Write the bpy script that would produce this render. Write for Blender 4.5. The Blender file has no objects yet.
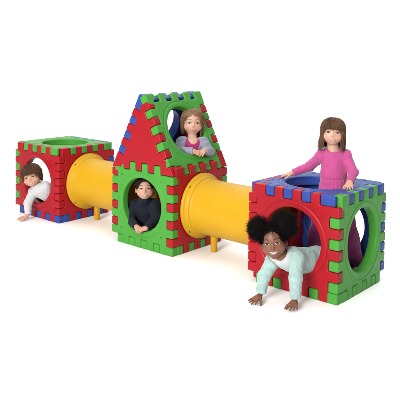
import bpy, math, random
import numpy as np
from mathutils import Vector, Matrix
rng = np.random.default_rng(7)
V = lambda *a: np.array(a, dtype=np.float64)
C = bpy.context.scene.collection

# ------------------------------------------------------------------ helpers
def link(name, me, parent=None, mats=()):
    o = bpy.data.objects.new(name, me)
    C.objects.link(o)
    if parent is not None:
        o.parent = parent
    for m in mats:
        me.materials.append(m)
    return o

def empty(name, loc=(0, 0, 0)):
    o = bpy.data.objects.new(name, None)
    o.empty_display_size = .1
    o.location = loc
    C.objects.link(o)
    return o

def tag(o, label=None, cat=None, group=None, kind=None):
    if label: o['label'] = label
    if cat: o['category'] = cat
    if group: o['group'] = group
    if kind: o['kind'] = kind
    return o

def np_mesh(name, verts, faces, smooth=True, matidx=None):
    """verts (n,3); faces (m,k) int array, k = 3 or 4"""
    me = bpy.data.meshes.new(name)
    verts = np.asarray(verts, dtype=np.float32)
    faces = np.asarray(faces, dtype=np.int32)
    n, (m, k) = len(verts), faces.shape
    me.vertices.add(n)
    me.vertices.foreach_set('co', verts.ravel())
    me.loops.add(m * k)
    me.loops.foreach_set('vertex_index', faces.ravel())
    me.polygons.add(m)
    me.polygons.foreach_set('loop_start', np.arange(0, m * k, k, dtype=np.int32))
    me.polygons.foreach_set('use_smooth', np.full(m, smooth))
    if matidx is not None:
        me.polygons.foreach_set('material_index', np.asarray(matidx, dtype=np.int32))
    me.update(calc_edges=True)
    me.validate()
    return me

def vcol(me, name, cols):
    a = me.color_attributes.new(name, 'FLOAT_COLOR', 'POINT')
    cols = np.asarray(cols, dtype=np.float32)
    if cols.shape[1] == 3:
        cols = np.concatenate([cols, np.ones((len(cols), 1), np.float32)], 1)
    a.data.foreach_set('color', cols.ravel())

def norm(v):
    v = np.asarray(v, float)
    return v / np.linalg.norm(v)

# ------------------------------------------------------------------ signed distance fields
class Field:
    def __init__(s, lo, hi, h):
        s.h = h
        s.lo = np.asarray(lo, float)
        s.n = np.ceil((np.asarray(hi, float) - s.lo) / h).astype(int) + 1
        s.D = np.full(tuple(s.n), .06, np.float32)
        s.ax = [(s.lo[i] + h * np.arange(s.n[i])).astype(np.float32) for i in range(3)]
    def box(s, lo, hi, pad):
        i0 = np.clip(np.floor((np.asarray(lo) - pad - s.lo) / s.h).astype(int), 0, s.n - 1)
        i1 = np.clip(np.ceil((np.asarray(hi) + pad - s.lo) / s.h).astype(int) + 1, 1, s.n)
        sl = tuple(slice(a, max(a, b)) for a, b in zip(i0, i1))
        P = (s.ax[0][sl[0]][:, None, None], s.ax[1][sl[1]][None, :, None], s.ax[2][sl[2]][None, None, :])
        return sl, P
    def put(s, prim, k=.0, mode='add'):
        f, lo, hi = prim
        sl, P = s.box(lo, hi, k + 4 * s.h)
        d = f(*P).astype(np.float32)
        A = s.D[sl]
        if A.size == 0: return
        if mode == 'add':
            if k > 0:
                t = np.maximum(k - np.abs(A - d), 0) / k
                s.D[sl] = np.minimum(A, d) - t * t * k * .25
            else:
                s.D[sl] = np.minimum(A, d)
        else:
            d = -d
            if k > 0:
                t = np.maximum(k - np.abs(A - d), 0) / k
                s.D[sl] = np.maximum(A, d) + t * t * k * .25
            else:
                s.D[sl] = np.maximum(A, d)
    def add(s, prim, k=0.): s.put(prim, k)
    def sub(s, prim, k=0.): s.put(prim, k, 'sub')
    def sample(s, p):
        q = (np.asarray(p, float) - s.lo) / s.h
        q = np.clip(q, 0, s.n - 1.001)
        i = q.astype(int); f = q - i
        r = 0
        for a in (0, 1):
            for b in (0, 1):
                for c in (0, 1):
                    w = (f[:, 0] if a else 1 - f[:, 0]) * (f[:, 1] if b else 1 - f[:, 1]) * (f[:, 2] if c else 1 - f[:, 2])
                    r = r + w * s.D[i[:, 0] + a, i[:, 1] + b, i[:, 2] + c]
        return r
    def grad(s, p):
        e = s.h
        g = np.stack([s.sample(p + e * d) - s.sample(p - e * d) for d in np.eye(3)], 1)
        return g / np.maximum(np.linalg.norm(g, axis=1, keepdims=True), 1e-6)
    def nets(s, project=True):
        D = s.D
        D[0] = D[-1] = np.maximum(D[0], .001); D[-1] = np.maximum(D[-1], .001)
        D[:, 0] = np.maximum(D[:, 0], .001); D[:, -1] = np.maximum(D[:, -1], .001)
        D[:, :, 0] = np.maximum(D[:, :, 0], .001); D[:, :, -1] = np.maximum(D[:, :, -1], .001)
        S = D < 0
        c = np.zeros(tuple(s.n - 1), np.int8)
        for a in (0, 1):
            for b in (0, 1):
                for e in (0, 1):
                    c += S[a:s.n[0] - 1 + a, b:s.n[1] - 1 + b, e:s.n[2] - 1 + e]
        act = (c > 0) & (c < 8)
        I = np.argwhere(act)
        ids = np.full(act.shape, -1, np.int32)
        ids[act] = np.arange(len(I))
        corner = [(a, b, e) for a in (0, 1) for b in (0, 1) for e in (0, 1)]
        val = np.stack([D[I[:, 0] + a, I[:, 1] + b, I[:, 2] + e] for a, b, e in corner], 1).astype(np.float64)
        acc = np.zeros((len(I), 3)); cnt = np.zeros(len(I))
        for i, ci in enumerate(corner):
            for ax in range(3):
                if ci[ax] == 0:
                    cj = list(ci); cj[ax] = 1
                    j = corner.index(tuple(cj))
                    va, vb = val[:, i], val[:, j]
                    m = (va < 0) != (vb < 0)
                    t = va[m] / (va[m] - vb[m])
                    p = np.tile(np.array(ci, float), (m.sum(), 1)); p[:, ax] = t
                    acc[m] += p; cnt[m] += 1
        verts = s.lo + s.h * (I + acc / cnt[:, None])
        F = []
        for ax in range(3):
            b_, c_ = (ax + 1) % 3, (ax + 2) % 3
            sl0 = [slice(None)] * 3; sl1 = [slice(None)] * 3
            sl0[ax] = slice(0, -1); sl1[ax] = slice(1, None)
            for q in (b_, c_):
                sl0[q] = slice(1, -1); sl1[q] = slice(1, -1)
            s0 = S[tuple(sl0)]; s1 = S[tuple(sl1)]
            for flip in (False, True):
                E = np.argwhere((~s0 & s1) if flip else (s0 & ~s1))
                if not len(E): continue
                E[:, b_] += 1; E[:, c_] += 1
                def cell(db, dc):
                    q = E.copy(); q[:, b_] += db; q[:, c_] += dc
                    return ids[q[:, 0], q[:, 1], q[:, 2]]
                quad = np.stack([cell(-1, -1), cell(0, -1), cell(0, 0), cell(-1, 0)], 1)
                F.append(quad[:, ::-1] if flip else quad)
        F = np.concatenate(F)
        if project:
            for _ in range(2):
                g = s.grad(verts)
                verts = verts - g * np.clip(s.sample(verts), -s.h, s.h)[:, None] * .7
        return verts, F
    def ray(s, p, d, tmax=.2):
        """march points p along d (n,3) to the surface"""
        p = np.array(p, float); d = np.asarray(d, float)
        t = np.zeros(len(p))
        for _ in range(60):
            v = s.sample(p + d * t[:, None])
            t = np.minimum(t + np.clip(v, -.004, .02) * .8, tmax)
        return p + d * t[:, None]

def cone(a, b, ra, rb, cut=False, cut0=False):
    a = np.asarray(a, float); b = np.asarray(b, float)
    ba = b - a; L2 = float(ba @ ba); L = math.sqrt(L2)
    def f(x, y, z):
        px, py, pz = x - a[0], y - a[1], z - a[2]
        w = (px * ba[0] + py * ba[1] + pz * ba[2]) / L2
        t = np.clip(w, 0, 1)
        d = np.sqrt((px - t * ba[0]) ** 2 + (py - t * ba[1]) ** 2 + (pz - t * ba[2]) ** 2) - (ra + (rb - ra) * t)
        if cut: d = np.maximum(d, (w - 1) * L)
        if cut0: d = np.maximum(d, -w * L)
        return d
    r = max(ra, rb)
    return f, np.minimum(a, b) - r, np.maximum(a, b) + r

def ell(c, rad, R=None):
    c = np.asarray(c, float); rad = np.asarray(rad, float)
    R = np.eye(3) if R is None else np.asarray(R, float)   # rows = axes
    def f(x, y, z):
        px, py, pz = x - c[0], y - c[1], z - c[2]
        q = [px * R[i, 0] + py * R[i, 1] + pz * R[i, 2] for i in range(3)]
        k0 = np.sqrt(sum((q[i] / rad[i]) ** 2 for i in range(3)))
        k1 = np.sqrt(sum((q[i] / rad[i] ** 2) ** 2 for i in range(3)))
        return k0 * (k0 - 1) / np.maximum(k1, 1e-6)
    r = rad.max()
    return f, c - r, c + r

def sph(c, r):
    return ell(c, (r, r, r))

def noise3(x, y, z, freq, seed):
    g = np.random.default_rng(seed)
    r = 0
    for i in range(5):
        k = norm(g.normal(size=3)) * freq * g.uniform(.7, 1.5)
        k2 = norm(g.normal(size=3)) * freq * .6
        ph, ph2 = g.uniform(0, 6.28, 2)
        r = r + np.sin(k[0] * x + k[1] * y + k[2] * z + ph + 1.3 * np.sin(k2[0] * x + k2[1] * y + k2[2] * z + ph2))
    return r / 5

# ------------------------------------------------------------------ materials
def mat(name, col, rough=.5, **kw):
    m = bpy.data.materials.new(name); m.use_nodes = True
    b = m.node_tree.nodes['Principled BSDF']
    b.inputs['Base Color'].default_value = (*col, 1)
    b.inputs['Roughness'].default_value = rough
    for k, v in kw.items():
        b.inputs[k.replace('_', ' ')].default_value = v
    return m

def nodes(m):
    nt = m.node_tree
    return nt, nt.nodes, nt.links, nt.nodes['Principled BSDF']

def mottle(m, col, amt=.12, scale=9., detail=6, rough=None, bump=.0, bscale=300., bdist=.002):
    """base colour broken up by two octaves of noise, uneven gloss, grain bump"""
    nt, N, L, B = nodes(m)
    tc = N.new('ShaderNodeTexCoord')
    no = N.new('ShaderNodeTexNoise'); no.inputs['Scale'].default_value = scale; no.inputs['Detail'].default_value = detail
    L.new(tc.outputs['Object'], no.inputs['Vector'])
    rp = N.new('ShaderNodeMapRange'); rp.inputs[1].default_value = .3; rp.inputs[2].default_value = .7
    rp.inputs[3].default_value = 1 - amt; rp.inputs[4].default_value = 1 + amt
    L.new(no.outputs['Fac'], rp.inputs[0])
    mx = N.new('ShaderNodeVectorMath'); mx.operation = 'SCALE'
    mx.inputs[0].default_value = col
    L.new(rp.outputs[0], mx.inputs['Scale'])
    L.new(mx.outputs[0], B.inputs['Base Color'])
    if rough:
        r2 = N.new('ShaderNodeMapRange'); r2.inputs[1].default_value = .3; r2.inputs[2].default_value = .7
        r2.inputs[3].default_value = rough[0]; r2.inputs[4].default_value = rough[1]
        n2 = N.new('ShaderNodeTexNoise'); n2.inputs['Scale'].default_value = scale * 2.7; n2.inputs['Detail'].default_value = 8
        L.new(tc.outputs['Object'], n2.inputs['Vector'])
        L.new(n2.outputs['Fac'], r2.inputs[0]); L.new(r2.outputs[0], B.inputs['Roughness'])
    if bump:
        n3 = N.new('ShaderNodeTexNoise'); n3.inputs['Scale'].default_value = bscale; n3.inputs['Detail'].default_value = 3
        L.new(tc.outputs['Object'], n3.inputs['Vector'])
        bp = N.new('ShaderNodeBump'); bp.inputs['Strength'].default_value = bump; bp.inputs['Distance'].default_value = bdist
        L.new(n3.outputs['Fac'], bp.inputs['Height'])
        L.new(bp.outputs[0], B.inputs['Normal'])
    return m

def plastic(name, col):
    m = mat(name, col, .42)
    m.node_tree.nodes['Principled BSDF'].inputs['Specular IOR Level'].default_value = .2
    return mottle(m, col, .035, 6., 6, (.34, .52), .4, 300., .0014)

RED = plastic('red_plastic', (.285, .0035, .0095))
GREEN = plastic('green_plastic', (.047, .245, .029))
BLUE = plastic('blue_plastic', (.020, .050, .235))
YELLOW = plastic('yellow_plastic', (.465, .255, .006))
STEEL = mat('bolt_steel', (.10, .09, .08), .35, Metallic=.8)
WHITE = mottle(mat('white_studio_floor', (.93, .93, .93), .6), (.93, .93, .93), .01, 3.)

# ------------------------------------------------------------------ play cubes
S = .76; T = .076; HC = S / 2
XR = 1.532692; XL = -1.537936
def rbox2(a, b, x0, x1, y0, y1, r):
    cx, cy, hx, hy = (x0 + x1) / 2, (y0 + y1) / 2, (x1 - x0) / 2 - r, (y1 - y0) / 2 - r
    qx, qy = np.abs(a - cx) - hx, np.abs(b - cy) - hy
    return np.sqrt(np.maximum(qx, 0) ** 2 + np.maximum(qy, 0) ** 2) + np.minimum(np.maximum(qx, qy), 0) - r
def smin(a, b, k):
    t = np.maximum(k - np.abs(a - b), 0) / k
    return np.minimum(a, b) - t * t * k * .25
G = .0013
def slab(name, d2, A, B, hole=None, th=T, edge=.010, h=.004):
    """moulded slab: 2D outline d2(a, b) over [0,A]x[0,B], thickness th along +c; c = 0 is the outer face"""
    F = Field((-.012, -.012, -.012), (A + .012, B + .012, th + .012), h)
    a = F.ax[0][:, None]; b = F.ax[1][None, :]; c = F.ax[2][None, None, :].astype(np.float64)
    d = d2(a.astype(float), b.astype(float))
    if hole:
        hc, hb, hr = hole
        rr = np.sqrt((a - hc) ** 2 + (b - hb) ** 2)
        k = .02
        q = hr - rr
        t = np.maximum(k - np.abs(d - q), 0) / k
        d = np.maximum(d, q) + t * t * k * .25
    w0 = d[:, :, None]; w1 = np.abs(c - th / 2) - th / 2
    D = np.sqrt(np.maximum(w0 + edge, 0) ** 2 + np.maximum(w1 + edge, 0) ** 2) + np.minimum(np.maximum(w0 + edge, w1 + edge), 0) - edge
    if hole:
        # flared mouth round the hole and a shallow moulded ring groove
        rr3 = rr[:, :, None]
        fl = .006
        cone_d = (hr + fl - rr3 - np.minimum(c, th - c) * 1.9) * .46     # > 0 inside the chamfer
        k = .012
        t = np.maximum(k - np.abs(D - cone_d), 0) / k
        D = np.maximum(D, cone_d) + t * t * k * .25
        for face in (0, th):
            tor = np.sqrt((rr3 - hr - .050) ** 2 + (c - face) ** 2) - .0048
            k = .006
            t = np.maximum(k - np.abs(D + tor), 0) / k
            D = np.maximum(D, -tor) + t * t * k * .25
    F.D = D.astype(np.float32)
    v, f = F.nets()
    return np_mesh(name, v, f)

def outline(fing, core=(T, T, S - T, S - T)):
    """fing: list of (x0,x1,y0,y1) boxes"""
    def d2(a, b):
        d = rbox2(a, b, core[0] + G, core[2] - G, core[1] + G, core[3] - G, .006)
        for x0, x1, y0, y1 in fing:
            d = smin(d, rbox2(a, b, x0 + G, x1 - G, y0 + G, y1 - G, .011), .010)
        return d
    return d2
c_ = T; IN = .03
# side panel: a = left..right seen from outside, b = up
fs = []
for i in (1, 3, 5, 7):
    x0 = c_ * i if i > 1 else c_ * .5
    fs.append((x0, c_ * (i + 1), S - T - IN, S))                    # top tabs
    fs.append((S - T - IN, S, S - c_ * (i + 1), S - c_ * i))         # right edge tabs
for i in (2, 4, 6, 8):
    fs.append((c_ * i, c_ * (i + 1), 0, T + IN))                     # bottom tabs
    fs.append((0, T + IN, S - c_ * (i + 1), S - c_ * i))             # left edge tabs
HR = .2367
me_side = slab('side_panel', outline(fs), S, S, (S / 2 + .0007, S / 2 + .0089, HR))
# lids and floors: seen from above, front edge at b = 0
def spin(boxes):
    out = []
    for x0, x1, y0, y1 in boxes:
        for q in range(4):
            out.append((x0, x1, y0, y1))
            # rotate 90 deg counter-clockwise about the centre: (x,y) -> (S-y, x)
            x0, x1, y0, y1 = S - y1, S - y0, x0, x1
    return out
ft = spin([(c_ * i, c_ * (i + 1), 0, T + IN) for i in (2, 4, 6)] + [(c_ * 8, c_ * 9.5, 0, T + IN)] )
ft = [b for b in ft]
# keep the long corner tab to the front half of its corner
def cornertabs():
    return spin([(c_ * 8, c_ * 9, 0, T + IN), (c_ * 8.2, c_ * 9.55, 0, c_ * .5)])
ft = spin([(c_ * i, c_ * (i + 1), 0, T + IN) for i in (2, 4, 6)]) + cornertabs()
me_top = slab('top_panel', outline(ft), S, S, (S / 2, S / 2, HR + .01))
ff = spin([(c_ * i, c_ * (i + 1), 0, T + IN) for i in (1, 3, 5, 7)])
ff += [(S - T * 1.9, S - .004, .004, T * 1.9), (.004, T * 1.9, S - T * 1.9, S - .004)]
me_floor = slab('floor_panel', outline(ff), S, S)

def place(name, me, M, m, parent, label=None):
    o = bpy.data.objects.new(name, me)
    C.objects.link(o)
    if not me.materials: me.materials.append(None)
    o.material_slots[0].link = 'OBJECT'
    o.material_slots[0].material = m
    o.parent = parent
    o.matrix_local = M
    if label: o['label'] = label
    return o
def frame(o, a, b, c):
    """matrix whose local axes a,b,c map to given world vectors"""
    M = Matrix.Identity(4)
    for i in range(3):
        M[i][0], M[i][1], M[i][2], M[i][3] = a[i], b[i], c[i], o[i]
    return M
bolt_v = None
def lathe(prof, n=32, cap=True):
    """prof list of (r, z) -> verts, quads around z"""
    P = np.array(prof, float); k = len(P)
    th = np.linspace(0, 2 * math.pi, n, endpoint=False)
    v = np.stack([np.outer(P[:, 0], np.cos(th)), np.outer(P[:, 0], np.sin(th)), np.tile(P[:, 1:2], (1, n))], 2).reshape(-1, 3)
    f = []
    for i in range(k - 1):
        j = np.arange(n); j2 = (j + 1) % n
        f.append(np.stack([i * n + j, i * n + j2, (i + 1) * n + j2, (i + 1) * n + j], 1))
    return v, np.concatenate(f)
bv, bf = lathe([(.0001, .004), (.004, .004), (.0065, .003), (.008, 0), (.008, -.004)], 14)
me_bolt = np_mesh('bolt', bv, bf); me_bolt.materials.append(STEEL)

# sides: order front(-y), right(+x), back(+y), left(-x)
FRAMES = [lambda: frame((-HC, -HC, 0), (1, 0, 0), (0, 0, 1), (0, 1, 0)),
          lambda: frame((HC, -HC, 0), (0, 1, 0), (0, 0, 1), (-1, 0, 0)),
          lambda: frame((HC, HC, 0), (-1, 0, 0), (0, 0, 1), (0, -1, 0)),
          lambda: frame((-HC, HC, 0), (0, -1, 0), (0, 0, 1), (1, 0, 0))]
def flipfix(o):
    return o
def cube(x, cols, top, floor, labels, nm='play_cube'):
    t = empty(nm, (x, 0, 0))
    for F, m, lb in zip(FRAMES, cols, labels):
        p = place('side_panel', me_side, F(), m, t, lb)
        # plugs moulded at the four diagonals round the opening
    if top:
        place('top_panel', me_top, frame((-HC, -HC, S), (1, 0, 0), (0, 1, 0), (0, 0, -1)), top[0], t, top[1])
    place('floor_panel', me_floor, frame((-HC, -HC, 0), (1, 0, 0), (0, 1, 0), (0, 0, 1)), floor[0], t, floor[1])
    return t
cubeL = cube(XL, (RED, RED, BLUE, GREEN), (GREEN, 'green lid with a round hole'), (BLUE, 'blue floor panel'),
             ('red front panel with round hole', 'red panel joined to the tunnel', 'blue back panel', 'green end panel'))
tag(cubeL, 'red sided cube with a green top, leftmost, farthest from the camera', 'play cube', 'play cubes in a row')
cubeC = cube(0, (GREEN, RED, GREEN, RED), None, (GREEN, 'green floor panel'),
             ('green front panel with round hole', 'red panel joined to the tunnel', 'green back panel', 'red panel on the far tunnel'), 'play_house')
tag(cubeC, 'middle cube with a peaked roof, red gable and green sloping window panel', 'play house')
cubeR = cube(XR, (RED, GREEN, BLUE, RED), (BLUE, 'blue lid with a round hole'), (GREEN, 'green floor panel'),
             ('red front panel with round hole', 'green end panel with round hole', 'blue back panel', 'red panel on the tunnel'))
tag(cubeR, 'nearest cube with red front, green side and a blue top', 'play cube', 'play cubes in a row')

# plugs on the panels round the openings
def panel_bolts(parent_cube, idx, rad=.345):
    for p in [c for c in parent_cube.children if c.name.startswith('side_panel')][idx:idx + 1]:
        for k in range(4):
            a = math.pi / 4 + k * math.pi / 2
            b = bpy.data.objects.new('bolt', me_bolt); C.objects.link(b); b.parent = p
            b.matrix_local = frame((S / 2 + rad * math.cos(a) * 1.0, S / 2 + .008 + rad * math.sin(a), .0005), (1, 0, 0), (0, -1, 0), (0, 0, -1))
panel_bolts(cubeC, 0)

# ---- roof on the middle cube
P0 = (.379, .688); P1 = (.038, 1.376)
SL = math.hypot(P0[0] - P1[0], P0[1] - P1[1])
ex, ez = (P1[0] - P0[0]) / SL, (P1[1] - P0[1]) / SL          # up the slope
# slope panel seen from outside: a = left..right (S), b = up the slope (SL)
bnd = [0, .065, .140, .217, .293, .370, .446, .523, .599, .675, SL]      # from the top
def seg(i): return SL - bnd[i + 1], SL - bnd[i]
fr = []
for i in (0, 2, 4, 6, 8):                                        # left edge
    y0, y1 = seg(i); fr.append((0, T + IN, y0, y1))
fr.append((S - T - IN, S, SL - .140, SL))                         # right edge
for i in (3, 5, 7):
    y0, y1 = seg(i); fr.append((S - T - IN, S, y0, y1))
w9 = S / 9
eave = [(c_ * i, c_ * (i + 1), 0, T + IN) for i in (2, 4, 6, 8)]
core_r = (T, T + .006, S - T, SL - T)
me_slope = slab('roof_panel', outline(fr + eave + [(w9 * i, w9 * (i + 1), SL - T - IN, SL) for i in (0, 2, 4, 6, 8)], core_r), S, SL, (S / 2, SL * .515, HR - .005))
me_slope_b = slab('roof_panel', outline(fr + eave + [(w9 * i, w9 * (i + 1), SL - T - IN, SL) for i in (1, 3, 5, 7)], core_r), S, SL, (S / 2, SL * .515, HR - .005), th=.104)
# gable: a = x + HC, b = z - .688
def gable2(a, b):
    x = a - HC; z = b + .688
    def slope_d(sx):   # distance inside from the outer slope line (positive inside), along-slope coordinate from top
        dx, dz = x * sx - P0[0], z - P0[1]
        s_ = dx * ex + dz * ez
        n_ = -(dx * ez - dz * ex)
        return SL - s_, n_
    sr, nr = slope_d(1); sl_, nl = slope_d(-1)
    d = np.maximum(np.maximum(T - nr, T - nl), np.maximum(.764 - z, z - 1.376))
    def fbox(s, n, s0, s1):
        return rbox2(s, n, s0 + G, s1 - G, G * .5, T + .04, .010)
    for i in (1, 3, 5, 7, 9):
        d = smin(d, fbox(sr, nr, bnd[i], bnd[i + 1]), .010)
    for i in (2, 4, 6):
        d = smin(d, fbox(sl_, nl, bnd[i], bnd[i + 1]), .010)
    d = smin(d, fbox(sl_, nl, bnd[8], SL), .010)
    for i in (2, 4, 6, 8):
        d = smin(d, rbox2(a, b, c_ * i + G, c_ * (i + 1) - G, 0, .13, .010), .010)
    return np.maximum(np.maximum(d, z - 1.374), .001 - b)
me_gable = slab('gable_panel', gable2, S, 1.376 - .688)
place('gable_panel', me_gable, frame((-HC, -HC - .001, .688), (1, 0, 0), (0, 0, 1), (0, 1, 0)), RED, cubeC, 'red triangular front gable')
place('gable_panel', me_gable, frame((HC, HC + .001, .688), (-1, 0, 0), (0, 0, 1), (0, -1, 0)), RED, cubeC, 'red triangular back gable')
place('roof_panel', me_slope, frame((P0[0], -HC, P0[1]), (0, 1, 0), (ex, 0, ez), (-ez, 0, ex)), GREEN, cubeC, 'green sloping roof panel with round window')
place('roof_panel', me_slope_b, frame((-P0[0], HC, P0[1]), (0, -1, 0), (-ex, 0, ez), (ez, 0, ex)), BLUE, cubeC, 'blue sloping roof panel with round window')

# ---- tunnels (lathed along x)
def tunnel(x0, x1, label):
    L = x1 - x0
    t = empty('play_tunnel', ((x0 + x1) / 2, 0, .388))
    o_ = [(.286, 0), (.290, .004), (.290, .020), (.284, .028), (.270, .033), (.266, .040), (.265, .062), (.259, .070), (.250, .075), (.246, .085), (.243, .10)]
    half = [(r, z - L / 2) for r, z in o_]
    prof = half + [(.240, -L / 2 + .2), (.239, -.1), (.239, .1), (.240, L / 2 - .2)] + [(r, -z) for r, z in half[::-1]]
    prof += [(.245, L / 2), (.234, L / 2 - .02), (.229, 0), (.234, -L / 2 + .02), (.245, -L / 2), (.286, -L / 2)]
    R = Matrix(((0, 0, 1, 0), (0, 1, 0, 0), (-1, 0, 0, 0), (0, 0, 0, 1)))
    # split flanges from the tube: three meshes
    def part(name, pr):
        v, f = lathe(pr, 96)
        me = np_mesh(name, v, f)
        o = link(name, me, t, (YELLOW,)); o.matrix_local = R
        return o
    full = prof
    n = len(half)
    # rings stand apart from the tube as its flanges
    fl = [(.236, .0)] + o_[:7] + [(.258, .0705), (.236, .071)]
    for sg in (-1, 1):
        o = part('flange', [(r, sg * (-L / 2 + .0005 + z)) for r, z in (fl if sg == 1 else fl[::-1])])
        for k in range(4):
            a = math.pi / 4 + k * math.pi / 2
            b = bpy.data.objects.new('bolt', me_bolt); C.objects.link(b); b.parent = o
            zz = sg * (-L / 2 + .0335)
            b.matrix_local = frame((.277 * math.cos(a), .277 * math.sin(a), zz - sg * .0035), (1, 0, 0), (0, sg, 0), (0, 0, sg))
    tube = [(.252, -L / 2 + .0715), (.247, -L / 2 + .078), (.243, -L / 2 + .092), (.2405, -L / 2 + .2), (.239, 0), (.2405, L / 2 - .2), (.243, L / 2 - .092), (.247, L / 2 - .078), (.252, L / 2 - .0715),
            (.236, L / 2 - .0725), (.2335, L / 2 - .2), (.232, 0), (.2335, -L / 2 + .2), (.236, -L / 2 + .0725), (.252, -L / 2 + .0715)]
    part('tube', tube)
    for sg in (-1, 1):
        lv, lf = lathe([(.0001, 0), (.022, 0), (.0262, .0015), (.0275, .005), (.0325, .135), (.036, .16), (.045, .185)], 28)
        lv[:, 2] -= .388; lv[:, 0] += sg * (L / 2 - .150)
        o = link('leg', np_mesh('leg', lv, lf), t, (YELLOW,))
    return tag(t, label, 'tunnel', 'yellow crawl tunnels')
tunnel(HC, XR - HC, 'yellow crawl tunnel between the middle cube and the nearest cube')
tunnel(XL + HC, -HC, 'yellow crawl tunnel between the leftmost cube and the middle cube')

# ---- ground
gv = [(-6.5, -8, 0), (8, -8, 0), (8, 7, 0), (-6.5, 7, 0)]
fl = link('floor', np_mesh('floor', gv, [(0, 1, 2, 3)], False), None, (WHITE,))
fl['kind'] = 'structure'

# ------------------------------------------------------------------ children
class Head:
    def __init__(s, eye, fdir, updir, hs):
        s.F = norm(fdir); u = np.asarray(updir, float)
        s.U = norm(u - s.F * (u @ s.F)); s.X = np.cross(s.U, s.F); s.hs = hs
        s.c = np.asarray(eye, float) - s.F * .345 * hs
        s.R = np.stack([s.X, s.F, s.U])
    def w(s, x, f, z):
        p = np.stack(np.broadcast_arrays(np.asarray(x, float), np.asarray(f, float), np.asarray(z, float)), -1)
        return s.c + s.hs * (p @ s.R)
    def l(s, p):
        return ((np.asarray(p) - s.c) @ s.R.T) / s.hs
    def E(s, x, f, z, rx, rf, rz):
        return ell(s.w(x, f, z), np.array((rx, rf, rz)) * s.hs, s.R)
    def cone(s, a, b, ra, rb):
        return cone(s.w(*a), s.w(*b), ra * s.hs, rb * s.hs)

def build_head(F, H, ears=True, cheek=1.10, smile=.0):
    h = H.hs
    F.add(H.E(0, -.06, .13, .39, .46, .40), .0)
    F.add(H.E(0, .10, -.12, .325, .285, .315), .12 * h)
    for s in (-1, 1):
        F.add(H.E(s * .185, .205, -.175, .145 * cheek, .125, .135), .10 * h)
        F.add(H.cone((s * .26, .0, -.18), (s * .07, .21, -.345), .085, .075), .10 * h)
    F.add(H.E(0, .258, -.360, .080, .07, .060), .09 * h)
    F.add(H.E(0, .315, -.25, .14, .07, .09), .07 * h)
    for s in (-1, 1):
        F.sub(H.E(s * .165, .475, -.005, .125, .115, .085), .07 * h)
        F.add(H.E(s * .160, .298, -.005, .105, .068, .075), .03 * h)       # lids over the eyeball
        F.add(H.cone((s * .06, .345, .095), (s * .22, .295, .085), .022, .02), .06 * h)
    F.add(H.cone((0, .340, .0), (0, .395, -.115), .018, .038), .045 * h)
    F.add(H.E(0, .402, -.128, .044, .040, .038), .03 * h)
    for s in (-1, 1):
        F.add(H.E(s * .045, .372, -.138, .030, .032, .027), .025 * h)
        F.sub(H.E(s * .022, .398, -.164, .012, .018, .010), .01 * h)
        if ears:
            Re = np.stack([norm(H.X + s * .35 * H.F), norm(-s * .35 * H.X + H.F), H.U])
            c = H.w(s * .395, -.05, -.06)
            F.add(ell(c, np.array((.035, .080, .115)) * h, Re), .03 * h)
            F.sub(ell(H.w(s * .432, -.01, -.05), np.array((.03, .042, .07)) * h, Re), .02 * h)

def tube_mesh(paths, radii, nside=4, closed_tip=True, flat=None):
    """paths (m,k,3), radii (m,k) -> verts, quads"""
    m, k, _ = paths.shape
    tan = np.gradient(paths, axis=1)
    tan /= np.maximum(np.linalg.norm(tan, axis=2, keepdims=True), 1e-9)
    bn = np.cross(tan[:, :-1], tan[:, 1:]).sum(1)                      # normal of the bend: never along the path
    mt = tan.mean(1)
    alt = np.cross(mt, np.where(np.abs(mt[:, 2:3]) > .8, np.array([1., 0, 0]), np.array([0, 0, 1.])))
    ref = np.where(np.linalg.norm(bn, axis=1, keepdims=True) > .05, bn, alt)[:, None] * np.ones((1, k, 1))
    n1 = np.cross(tan, ref); n1 /= np.maximum(np.linalg.norm(n1, axis=2, keepdims=True), 1e-9)
    n2 = np.cross(tan, n1)
    th = np.linspace(0, 2 * np.pi, nside, endpoint=False)
    ring = (n1[:, :, None] * np.cos(th)[None, None, :, None] + n2[:, :, None] * np.sin(th)[None, None, :, None])
    v = paths[:, :, None] + ring * radii[:, :, None, None]
    base = (np.arange(m) * k * nside)[:, None, None] + (np.arange(k - 1) * nside)[None, :, None]
    j = np.arange(nside)[None, None, :]; j2 = (j + 1) % nside
    q = np.stack([base + j, base + j2, base + nside + j2, base + nside + j], -1).reshape(-1, 4)
    return v.reshape(-1, 3), q

def surf(F, H, x, z, off=0.):
    """points on the face under local (x, z), lifted by off (head units)"""
    x = np.asarray(x, float).ravel(); z = np.asarray(z, float).ravel()
    p = H.w(x, np.full_like(x, .62), z)
    q = F.ray(p, np.tile(-H.F, (len(x), 1)), .6 * H.hs)
    return q + H.F * off * H.hs

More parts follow.
